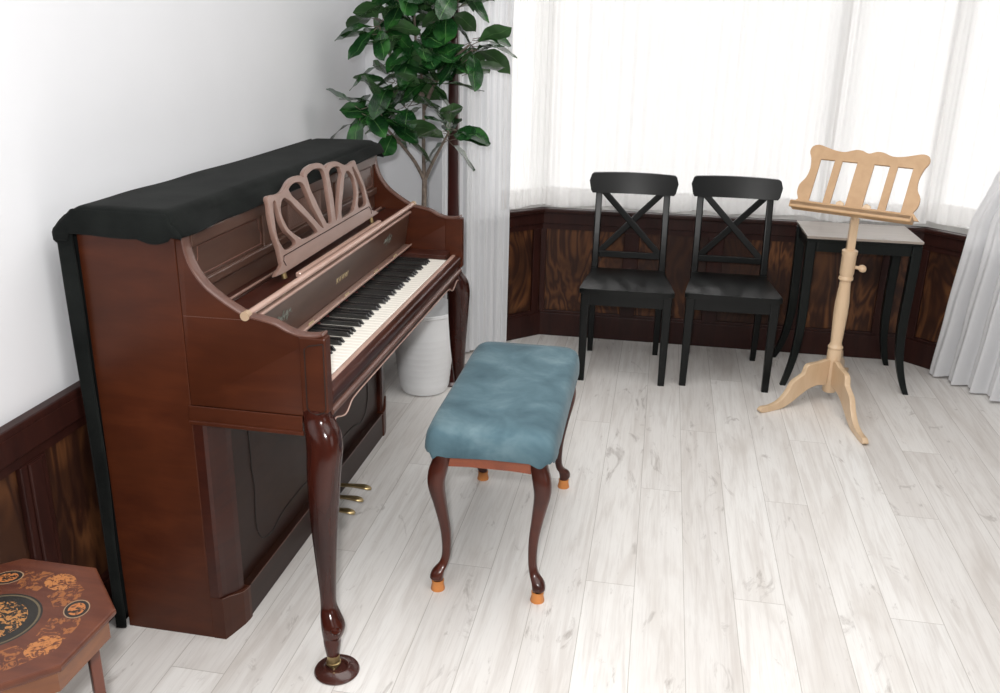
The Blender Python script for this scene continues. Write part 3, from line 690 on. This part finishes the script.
# ------------------------------------------------------------------ black chairs
def make_chair(label):
    t = thing('dining_chair', label, 'chair', (0, 0, 0), 0, local=True)
    # seat: scooped plan with rounded front
    pl_ = crom([(-.213, -.225), (-.205, -.243), (-.12, -.250), (0, -.252), (.12, -.250), (.205, -.243), (.213, -.225)], 4)
    right = crom([(.213, -.225), (.200, -.10), (.186, .02), (.181, .09), (.180, .158)], 4)
    polys = pl_ + right[1:] + [(-x, y) for x, y in right[::-1]][:-1]
    b = B(); prism(b, polys, 'z', .431, .456, .006); obj('seat', b, M_BLACK, t, True)
    b = B(); box(b, -.168, .168, -.228, -.210, .374, .431, .002); obj('front_apron', b, M_BLACK, t)
    for s in (-1, 1):
        d = B(); m = Matrix.Rotation(math.atan2(-s*.022, .34), 4, 'Z')
        box(d, -.009, .009, -.17, .17, .374, .431, .002, mtx=Matrix.Translation((s*.177, -.03, 0)) @ Matrix.Rotation(s*.055, 4, 'Z')); obj('side_apron', d, M_BLACK, t)
    b = B(); box(b, -.15, .15, .150, .168, .374, .431, .002); obj('back_apron', b, M_BLACK, t)
    for s in (-1, 1):
        b = B(); loft(b, [((s*.1875, -.209, 0), .0155, .0155, 9), ((s*.1865, -.209, .25), .0185, .0185, 9), ((s*.1855, -.209, .431), .0215, .021, 9)], 24); obj('front_leg', b, M_BLACK, t)
        ks_ = [(.166, .214, 0, .0135, .0165), (.166, .196, .18, .0155, .019), (.165, .180, .36, .0165, .021), (.1645, .178, .46, .0165, .021), (.1640, .198, .62, .0155, .0175), (.1635, .229, .80, .0155, .010), (.163, .243, .862, .0145, .006)]
        b = B(); loft(b, [((s*k[0], k[1], k[2]), k[3], k[4], 9) for k in crom(ks_, 4)], 24); obj('back_post', b, M_BLACK, t)
    # curved top rail
    def rail_(x): return .206+.022*(1-(x/.2)**2)
    O_ = []
    nx = 48; b = B(); rows = []
    for i in range(nx+1):
        x = -.2125+.425*i/nx; e = min(1, (.2125-abs(x))/.022); e = max(e, 0)
        zt = .872+.036*math.sqrt(max(0, 1-(1-e)**2)) + .004*(1-(x/.2125)**2); hw = 0
        e2 = min(1, (.2125-abs(x))/.008); zb = .828-.012*math.sqrt(max(0, 1-(1-e2)**2)) - .002*(1-(x/.2125)**2)
        ins = .012*(1-min(1, (.2125-abs(x))/.05))*0
        y = rail_(x); lean = .25
        rows.append([b.verts.new((x*(1.0), y-.010+(zt-.82)*lean, zt)), b.verts.new((x, y+.010+(zt-.82)*lean, zt)), b.verts.new((x*.955, y+.010+(zb-.82)*lean, zb)), b.verts.new((x*.955, y-.010+(zb-.82)*lean, zb))])
    for a, c in zip(rows, rows[1:]):
        for k in range(4): b.faces.new((a[k], a[(k+1) % 4], c[(k+1) % 4], c[k]))
    b.faces.new(rows[0][::-1]); b.faces.new(rows[-1])
    obj('top_rail', b, M_BLACK, t, True)
    py = lambda z: .178+(z-.46)*.155 if z < .62 else .203+(z-.62)*.165
    b = B(); bx = box(b, -.150, .150, py(.52)-.008, py(.52)+.008, .503, .533, .002); obj('lower_rail', b, M_BLACK, t)
    for s in (-1, 1):
        p0 = Vector((-s*.146, py(.53), .528)); p1 = Vector((s*.146, py(.82)-.002, .826)); d = (p1-p0).normalized()
        U = Vector((d.z, 0, -d.x)).normalized(); V = d.cross(U)
        off = V*(.0045*s)
        b = B(); loft(b, [(p0+off, .0150, .0055, 9, U, V), ((p0+p1)/2+off, .0150, .0055, 9, U, V), (p1+off, .0150, .0055, 9, U, V)], 16); obj('cross_brace', b, M_BLACK, t)
    return t
c1 = make_chair('black wooden cross-back chair nearest the piano, left of its twin by the bay wall')
c1.location = (1.292, 2.359, 0); c1.rotation_euler.z = R(2.4); c1['group'] = 'black cross-back chairs'
c2 = c1.copy(); COL.objects.link(c2)
for ch in list(c1.children):
    q = ch.copy(); COL.objects.link(q); q.parent = c2
c2.location = (1.768, 2.398, 0); c2.rotation_euler.z = R(1.2)
c2.location.x = 1.772; c2.rotation_euler.z = R(.7)
c2['label'] = 'black wooden cross-back chair between the other chair and the black side table'

# ------------------------------------------------------------------ side table
tb = thing('side_table', 'black side table with sabre legs and pale top behind the wooden music stand', 'table', (2.324, 2.503, 0), R(1.4), local=True)
tx, ty_ = .2485, .1745
obj('tabletop', box(B(), -tx, tx, -ty_, ty_, .700, .712, .002), M_TTOP, tb)
b = B(); box(b, -tx+.004, tx-.004, -ty_+.004, ty_-.004, .688, .6995, .002); obj('top_frame', b, M_TBLACK, tb)
for s in (-1, 1):
    b = B(); box(b, -tx+.03, tx-.03, s*(ty_-.022)-.010, s*(ty_-.022)+.010, .640, .688, .002); obj('apron', b, M_TBLACK, tb)
    b = B(); box(b, s*(tx-.022)-.010, s*(tx-.022)+.010, -ty_+.03, ty_-.03, .640, .688, .002); obj('apron', b, M_TBLACK, tb)
    for s2 in (-1, 1):
        ks_ = [(.226, .153, .688, .0215, .0215), (.226, .153, .60, .0215, .0215), (.224, .152, .48, .0205, .0205), (.222, .150, .36, .0205, .0205), (.224, .152, .25, .019, .019), (.236, .162, .14, .0165, .0165), (.258, .180, .05, .0145, .0145), (.276, .195, .0, .0125, .0125)]
        b = B(); loft(b, [((s*k[0], s2*k[1], k[2]), k[3], k[4], 9) for k in crom(ks_, 4)], 24); obj('leg', b, M_TBLACK, tb)

# ------------------------------------------------------------------ music stand
SX, SY = 2.241, 2.175
ms = thing('music_stand', 'pale beech wood music stand with slatted desk and tripod foot before the side table', 'music stand', (SX, SY, 0))
b = B(); pr = [(.0, .036), (.028, .037), (.0315, .045), (.0315, .235), (.030, .240), (.033, .246), (.033, .252), (.028, .258), (.0245, .27), (.027, .32), (.0305, .40), (.030, .46), (.0245, .53), (.0235, .555), (.031, .562), (.031, .572), (.027, .578), (.0305, .59), (.0305, .668), (.033, .674), (.033, .690), (.027, .694), (.0, .695)]
obj('column', lathe(b, pr, (SX, SY, 0), 28), M_BEECH, ms, True)
b = B(); box(b, SX-.0165, SX+.0165, SY-.0165, SY+.0165, .69, .832, .003); obj('shaft', b, M_BEECH, ms)
b = B(); tube(b, [(SX+.028, SY, .618), (SX+.046, SY-.002, .616)], .0075, 12)
loft(b, [((SX+.044, SY-.002, .616), .008, .008, 2, (0, 1, 0), (0, 0, 1)), ((SX+.052, SY-.003, .615), .015, .015, 2, (0, 1, 0), (0, 0, 1)), ((SX+.064, SY-.004, .614), .017, .017, 2, (0, 1, 0), (0, 0, 1)), ((SX+.074, SY-.005, .613), .012, .012, 2, (0, 1, 0), (0, 0, 1)), ((SX+.077, SY-.005, .613), .004, .004, 2, (0, 1, 0), (0, 0, 1))], 16)
obj('knob', b, M_BEECH, ms, True)
lp_ = [(.026, .188), (.09, .190), (.145, .190), (.165, .178), (.175, .150), (.20, .136), (.235, .118), (.262, .075), (.30, .040), (.35, .026), (.392, .026), (.408, .015), (.402, .004), (.372, .0), (.33, .001), (.285, .004), (.235, .022), (.185, .050), (.14, .072), (.09, .082), (.026, .084)]
for k, (a, ks_) in enumerate(((R(217.2), 1.0), (R(279), 1.22), (R(70), 1.0))):
    U = Vector((math.cos(a), math.sin(a), 0)); b = B()
    plate(b, [[(x*ks_, z) for x, z in lp_]], (SX, SY, 0), U, (0, 0, 1), .024, .002, (0,), 4)
    obj('leg', b, M_BEECH, ms, True)
eU = Vector((.4530, -.2160, 0)).normalized(); hn = Vector((eU.y, -eU.x, 0)); th_ = R(30)
nrm = hn*math.cos(th_)+Vector((0, 0, 1))*math.sin(th_); uV = -(eU.cross(nrm)); uV = uV if uV.z > 0 else -uV
DO2 = Vector((1.971, 2.238, .84))+eU*.266
half = [(-.232, .012), (-.238, .055), (-.250, .085), (-.249, .121), (-.230, .155), (-.224, .20), (-.233, .245), (-.246, .275), (-.240, .300), (-.215, .310), (-.18, .302), (-.14, .291), (-.098, .288), (-.056, .302), (-.028, .301), (0, .291)]
outl = half + mir(half[:-1])
rect = lambda a, c, z0=.05, z1=.245: [(a, z0), (c, z0), (c, z1), (a, z1)]
b = B(); plate(b, [outl, rect(-.190, -.130), rect(-.098, -.035), rect(.035, .098), rect(.130, .190)], DO2, eU, uV, .012, .0015, (0,), 3)
md = obj('music_desk', b, M_BEECH2, ms, True)
dpt = lambda u, v, o=0: DO2+eU*u+uV*v+nrm*o
# ledge: shelf standing out from the lower edge with a lip
b = B(); mL_ = Matrix((eU, uV, nrm)).transposed().to_4x4()
if mL_.determinant() < 0: mL_ = Matrix((eU, uV, nrm)).transposed().to_4x4()
mL_.translation = DO2
box(b, -.25, .25, .004, .026, .0, .062, .004, mtx=mL_); box(b, -.25, .25, -.004, .028, .050, .062, .005, mtx=mL_)
obj('ledge', b, M_BEECH2, ms)
for u in (-.045, .065):
    b = B(); loft(b, [(dpt(u-.014, .034, .050), .004, .010, 2.4, nrm, uV), (dpt(u, .040, .050), .005, .013, 2.4, nrm, uV), (dpt(u+.018, .034, .050), .004, .008, 2.4, nrm, uV)], 12); obj('page_holder', b, M_BEECH, ms, True)
b = B(); 
pa = dpt(0, .02, -.008); tube(b, [(SX, SY, .80), (SX-.004, SY-.01, .835), tuple(pa+Vector((0, 0, .02)))], .014, 12); obj('desk_bracket', b, M_BEECH, ms, True)

# ------------------------------------------------------------------ potted plant
PO = Vector((.428, 1.855, 0))
plant = thing('potted_plant', 'tall artificial tree with glossy green leaves in a white ribbed pot behind the piano', 'plant', PO)
b = B(); prf = [(0, 0), (.088, 0), (.102, .006), (.112, .03)]
for k in range(9): z = .05+k*.028; r = .112+(.150-.112)*(z-.03)/.33; prf += [(r-.0003, z-.006), (r+.0004, z), (r-.0003, z+.006)]
prf += [(.147, .335), (.150, .372), (.158, .378), (.159, .390), (.152, .392), (.149, .385), (.145, .36), (.118, .20), (0, .20)]
obj('pot', lathe(b, prf, PO, 48), M_POT, plant, True)
obj('soil', lathe(B(), [(0, .201), (.116, .201), (.116, .24), (.09, .25), (0, .252)], PO, 30), M_SOIL, plant, True)
def ctop(u, v, y):   # pixel to the plane y (used while laying out, values baked below)
    pass
TR = [((.425, 1.83, .2), (.430, 1.83, .50), (.436, 1.84, .84), (.436, 1.85, .955)),]
b = B(); tube(b, crom([tuple(p) for p in TR[0]], 5), lambda t: .0125-.002*t, 10)
tips = []
br = [[(.436, 1.85, .95), (.40, 1.83, 1.03), (.345, 1.80, 1.11), (.30, 1.77, 1.17), (.27, 1.76, 1.25)],
      [(.436, 1.85, .95), (.43, 1.86, 1.08), (.43, 1.87, 1.22), (.42, 1.88, 1.36), (.40, 1.86, 1.52), (.40, 1.85, 1.70)],
      [(.436, 1.85, .95), (.475, 1.84, 1.03), (.515, 1.83, 1.10), (.55, 1.82, 1.16)],
      [(.43, 1.87, 1.24), (.48, 1.85, 1.34), (.56, 1.84, 1.44), (.63, 1.83, 1.50)],
      [(.43, 1.87, 1.28), (.36, 1.86, 1.38), (.30, 1.82, 1.46), (.27, 1.80, 1.56)],
      [(.42, 1.88, 1.38), (.47, 1.90, 1.50), (.51, 1.90, 1.62), (.52, 1.90, 1.72)],
      [(.345, 1.80, 1.11), (.28, 1.74, 1.16), (.22, 1.72, 1.20)]]
for q in br: tube(b, crom(q, 4), lambda t: .0085-.0045*t, 8)
obj('trunk', b, M_STEM, plant, True)
lb = B(); uvl = lb.loops.layers.uv.new('UVMap')
def leaf(base, d, length, width, rollv, droop):
    d = d.normalized(); side = d.cross(Vector((0, 0, 1)))
    if side.length < .1: side = Vector((1, 0, 0))
    side.normalize(); side = Matrix.Rotation(rollv, 3, d) @ side; nn = side.cross(d).normalized()
    NS, NW = 9, 4; rows = []
    prof = [0, .30, .56, .78, .93, 1.0, .98, .84, .50, .0]
    for i in range(NS+1):
        t = i/NS; w = width*.5*max(prof[i], .03 if i < NS else .01)
        c = base + d*(length*t*(1-.12*droop*t)) + Vector((0, 0, -1))*(droop*length*.45*t*t) + nn*(.03*length*math.sin(t*6))
        rows.append([(lb.verts.new(c + side*(w*s/2) + nn*(.14*w*abs(s/2)**1.3 + .0025*math.sin(t*17+s))), ((s+2)/4, t)) for s in (-2, -1, 0, 1, 2)])
    for a, c in zip(rows, rows[1:]):
        for k in range(4):
            f = lb.faces.new((a[k][0], a[k+1][0], c[k+1][0], c[k][0]))
            for lpp, uv in zip(f.loops, (a[k][1], a[k+1][1], c[k+1][1], c[k][1])): lpp[uvl].uv = uv
rnd = random.Random(11)
whorls = [((.27, 1.76, 1.24), 10, .135), ((.33, 1.79, 1.15), 6, .115), ((.55, 1.82, 1.15), 11, .130), ((.21, 1.72, 1.22), 6, .125),
          ((.40, 1.84, 1.36), 9, .13), ((.33, 1.80, 1.33), 8, .13), ((.64, 1.83, 1.50), 12, .130), ((.60, 1.83, 1.41), 6, .12), ((.27, 1.80, 1.56), 10, .13), ((.30, 1.82, 1.45), 9, .13),
          ((.37, 1.85, 1.26), 6, .12), ((.41, 1.86, 1.52), 10, .13), ((.49, 1.87, 1.36), 8, .125), ((.40, 1.85, 1.70), 10, .13), ((.52, 1.90, 1.60), 9, .13), ((.52, 1.90, 1.72), 9, .13), ((.45, 1.82, 1.45), 7, .12), ((.34, 1.80, 1.64), 8, .13), ((.57, 1.86, 1.66), 7, .12)]
tw = B()
for (c, n_, ln) in whorls:
    n_ = int(n_*1.2); ln *= 1.16
    c = Vector(c); ph = rnd.random()*6.3
    for k in range(n_):
        a = ph + k*2.399; el = R(rnd.uniform(-38, 42))
        d = Vector((math.cos(a)*math.cos(el), math.sin(a)*math.cos(el)*.8, math.sin(el)))
        base = c + Vector((0, 0, rnd.uniform(-.03, .03))) + d*.014
        base2 = base + d*.018
        if base2.x + d.x*ln < .02: d.x = abs(d.x)*.3
        leaf(base2, d, ln*rnd.uniform(.85, 1.2), ln*rnd.uniform(.54, .66), rnd.uniform(-.8, .8), rnd.uniform(.0, .9))
        tube(tw, [tuple(base-d*.012), tuple(base2+d*.006)], .0016, 5)
nleaf = len(lb.faces); tmp_ = bpy.data.meshes.new('tmp'); tw.to_mesh(tmp_); tw.free(); lb.from_mesh(tmp_); bpy.data.meshes.remove(tmp_); lb.faces.ensure_lookup_table()
for f in lb.faces[nleaf:]: f.material_index = 1
me = bpy.data.meshes.new('foliage')
bmesh.ops.translate(lb, verts=lb.verts, vec=-PO); lb.to_mesh(me); lb.free()
for p in me.polygons: p.use_smooth = True
link('foliage', me, [M_LEAF, M_STEM], plant)

# ------------------------------------------------------------------ dark pole behind the plant
pole = thing('standing_post', 'slim dark mahogany post rising behind the leafy plant, beside the white drape', 'post', (.52, 2.03, 0), local=True)
b = B(); leg(b, [(0, 0, .03, .030, .030), (0, 0, .10, .030, .030), (0, 0, .35, .026, .026), (0, 0, .80, .024, .024), (0, 0, 1.20, .0225, .0225), (0, 0, 1.65, .020, .020), (0, 0, 2.1, .019, .019)], 6, 16, 4); obj('shaft', b, M_POLE, pole, True)
obj('base', lathe(B(), [(0, 0), (.13, 0), (.135, .008), (.13, .022), (.06, .032), (.03, .05), (0, .05)], (0, 0, 0), 32), M_POLE, pole, True)
obj('finial', lathe(B(), [(0, 2.095), (.022, 2.1), (.027, 2.115), (.022, 2.13), (.03, 2.15), (.022, 2.185), (0, 2.2)], (0, 0, 0), 20), M_POLE, pole, True)

# ------------------------------------------------------------------ octagonal inlaid table
OC = Vector((.258, -.64, 0))
ot = thing('inlaid_table', 'low octagonal wooden side table with marquetry floral top in the left corner', 'table', OC, 0, local=True)
def octpts(r): return [(r/math.cos(R(22.5))*math.cos(R(22.5+45*k)), r/math.cos(R(22.5))*math.sin(R(22.5+45*k))) for k in range(8)]
b = B(); prism(b, octpts(.205), 'z', .486, .500, .004); topo = obj('tabletop', b, [M_INLAY], ot)
b = B()
O1, O2 = octpts(.190), octpts(.178)
for k in range(8):
    q = [O1[k], O1[(k+1) % 8], O2[(k+1) % 8], O2[k]]; prism(b, q, 'z', .435, .4855)
obj('apron', b, M_OCT, ot)
b = B()
OO = [Vector((x, y, .4858)) for x, y in octpts(.198)]
for k in range(8): tube(b, [OO[k], OO[(k+1) % 8]], .004, 8)
obj('edge_molding', b, M_OCTL, ot)
for a in (45, 135, 225, 315):
    for_ = []
    c, s = math.cos(R(a)), math.sin(R(a)); U = (-s, c, 0); V = (c, s, 0)
    b = B(); loft(b, [((c*.163, s*.163, .4855), .022, .011, 9, U, V), ((c*.165, s*.165, .20), .017, .011, 9, U, V), ((c*.167, s*.167, 0), .013, .010, 9, U, V)], 20); obj('leg', b, M_OCTL, ot)

# ------------------------------------------------------------------ curtains
def fold_curtain(name, path, z0, z1, nf, amp, mat, label, cat, phase=0, parent=None, hem=0.0, nu=None, group=None, zwave=.0):
    """path: list of Vector xy; folds perpendicular"""
    Ls = [0]
    for a, c in zip(path, path[1:]): Ls.append(Ls[-1]+(c-a).length)
    T = Ls[-1]
    def at(s):
        for k in range(len(Ls)-1):
            if s <= Ls[k+1]+1e-9: break
        t = (s-Ls[k])/(Ls[k+1]-Ls[k]); d = (path[k+1]-path[k]).normalized()
        return path[k].lerp(path[k+1], t), Vector((d.y, -d.x, 0))
    def fn(u, v):
        p, nn = at(u*T)
        z = z0+(z1-z0)*v
        w = math.sin(2*math.pi*(nf*u+phase)+1.3*noise.noise(Vector((u*nf*.8, v*1.5, phase))))+.45*math.sin(2*math.pi*(nf*2.3*u)+v*1.2)
        a = amp*(.75+.5*noise.noise(Vector((u*7, v*2, 3+phase))))
        q = p+nn*(a*w)
        if v < .001: z += zwave*noise.noise(Vector((u*T*7, 9, phase)))
        return (q.x, q.y, z)
    o = sheet(name, fn, nu or int(nf*18), 26, 0, mat, parent)
    if label: tag(o, label, cat, group)
    return o, fn
V2 = lambda x, y: Vector((x, y, 0))
IN = .055
def off(i, t, d):     # point at fraction t along bay segment i, d metres into the room
    m, L = segs[i]; return m @ Vector((L*t, -d, 0))
def sheer(path, nf, label, phase, z0=.715):
    o, fn = fold_curtain('sheer_curtain', path, z0, 2.46, nf, .0055, M_SHEER, label, 'curtain', phase, group=None, zwave=.022)
    sheet('hem', lambda u, v: tuple(Vector(fn(u, v*.055*0+v*.052))+Vector((0, -.0015, 0))), int(nf*18), 3, 0, M_HEM, o)
    return o
sheer([off(0, .38, IN+.012), off(0, .955, IN+.012)], 7, 'white sheer curtain on the left slanted window of the bay, beside the gathered drape', .1)
sheer([off(1, .012, IN+.012), off(1, .736, IN+.012)], 19, 'wide white sheer curtain panel hanging behind the two black chairs', .35)
sheer([off(1, .728, IN+.018), off(1, .986, IN+.018)], 7, 'bright white sheer curtain panel behind the music stand', .8)
sheer([off(2, .035, IN+.012), off(2, .95, IN+.012)], 8, 'white sheer curtain on the right slanted window of the bay', .2, .735)
rod = thing('curtain_rod', 'white curtain rod above the bay windows', 'curtain rod', (1.76, 2.72, 2.47)) if False else None
fold_curtain('drape', [V2(.40, 2.27), V2(.53, 2.365), V2(.674, 2.538)], .012, 2.5, 8, .015, M_DRAPE, 'gathered white floor-length drape left of the bay, behind the bench', 'curtain', .25, nu=170)
def rdr(u, v):
    z = .012+2.45*v
    ze = [(0, 2.786, 2.615), (.12, 2.804, 2.593), (.31, 2.831, 2.553), (.40, 2.875, 2.487), (.53, 3.0, 2.30), (.60, 3.02, 2.27), (.8, 2.99, 2.32), (1, 2.96, 2.36)]
    for k in range(len(ze)-1):
        if v <= ze[k+1][0]+1e-9: break
    t = (v-ze[k][0])/(ze[k+1][0]-ze[k][0]); t = t*t*(3-2*t)*.4+t*.6
    A = Vector((ze[k][1]+t*(ze[k+1][1]-ze[k][1]), ze[k][2]+t*(ze[k+1][2]-ze[k][2]), 0))
    ww = .62-.50*math.exp(-((v-.57)/.16)**2)-.1*v
    dd = Vector((.555, -.832, 0)); nn = Vector((-.832, -.555, 0))
    q = A+dd*(ww*u); nf = 5.5
    q += nn*((.028*(1-v*.5))*math.sin(2*math.pi*nf*u+.8*math.sin(v*3))+.012*math.sin(2*math.pi*nf*2.1*u+2))
    return (q.x, q.y, z+(-.004*math.sin(u*30) if v == 0 else 0))
rd = sheet('drape', rdr, 150, 60, 0, M_DRAPE); tag(rd, 'white drape swept aside at the right end of the bay, spreading out towards the floor', 'curtain')
# tracks the curtains hang from
for i in range(3):
    m, L = segs[i]
    t = obj('trim_%d' % (6+i), box(B(), .02, L-.02, -.09, -.03, 2.45, 2.475, .003, mtx=m), M_FRAME); struct(t)
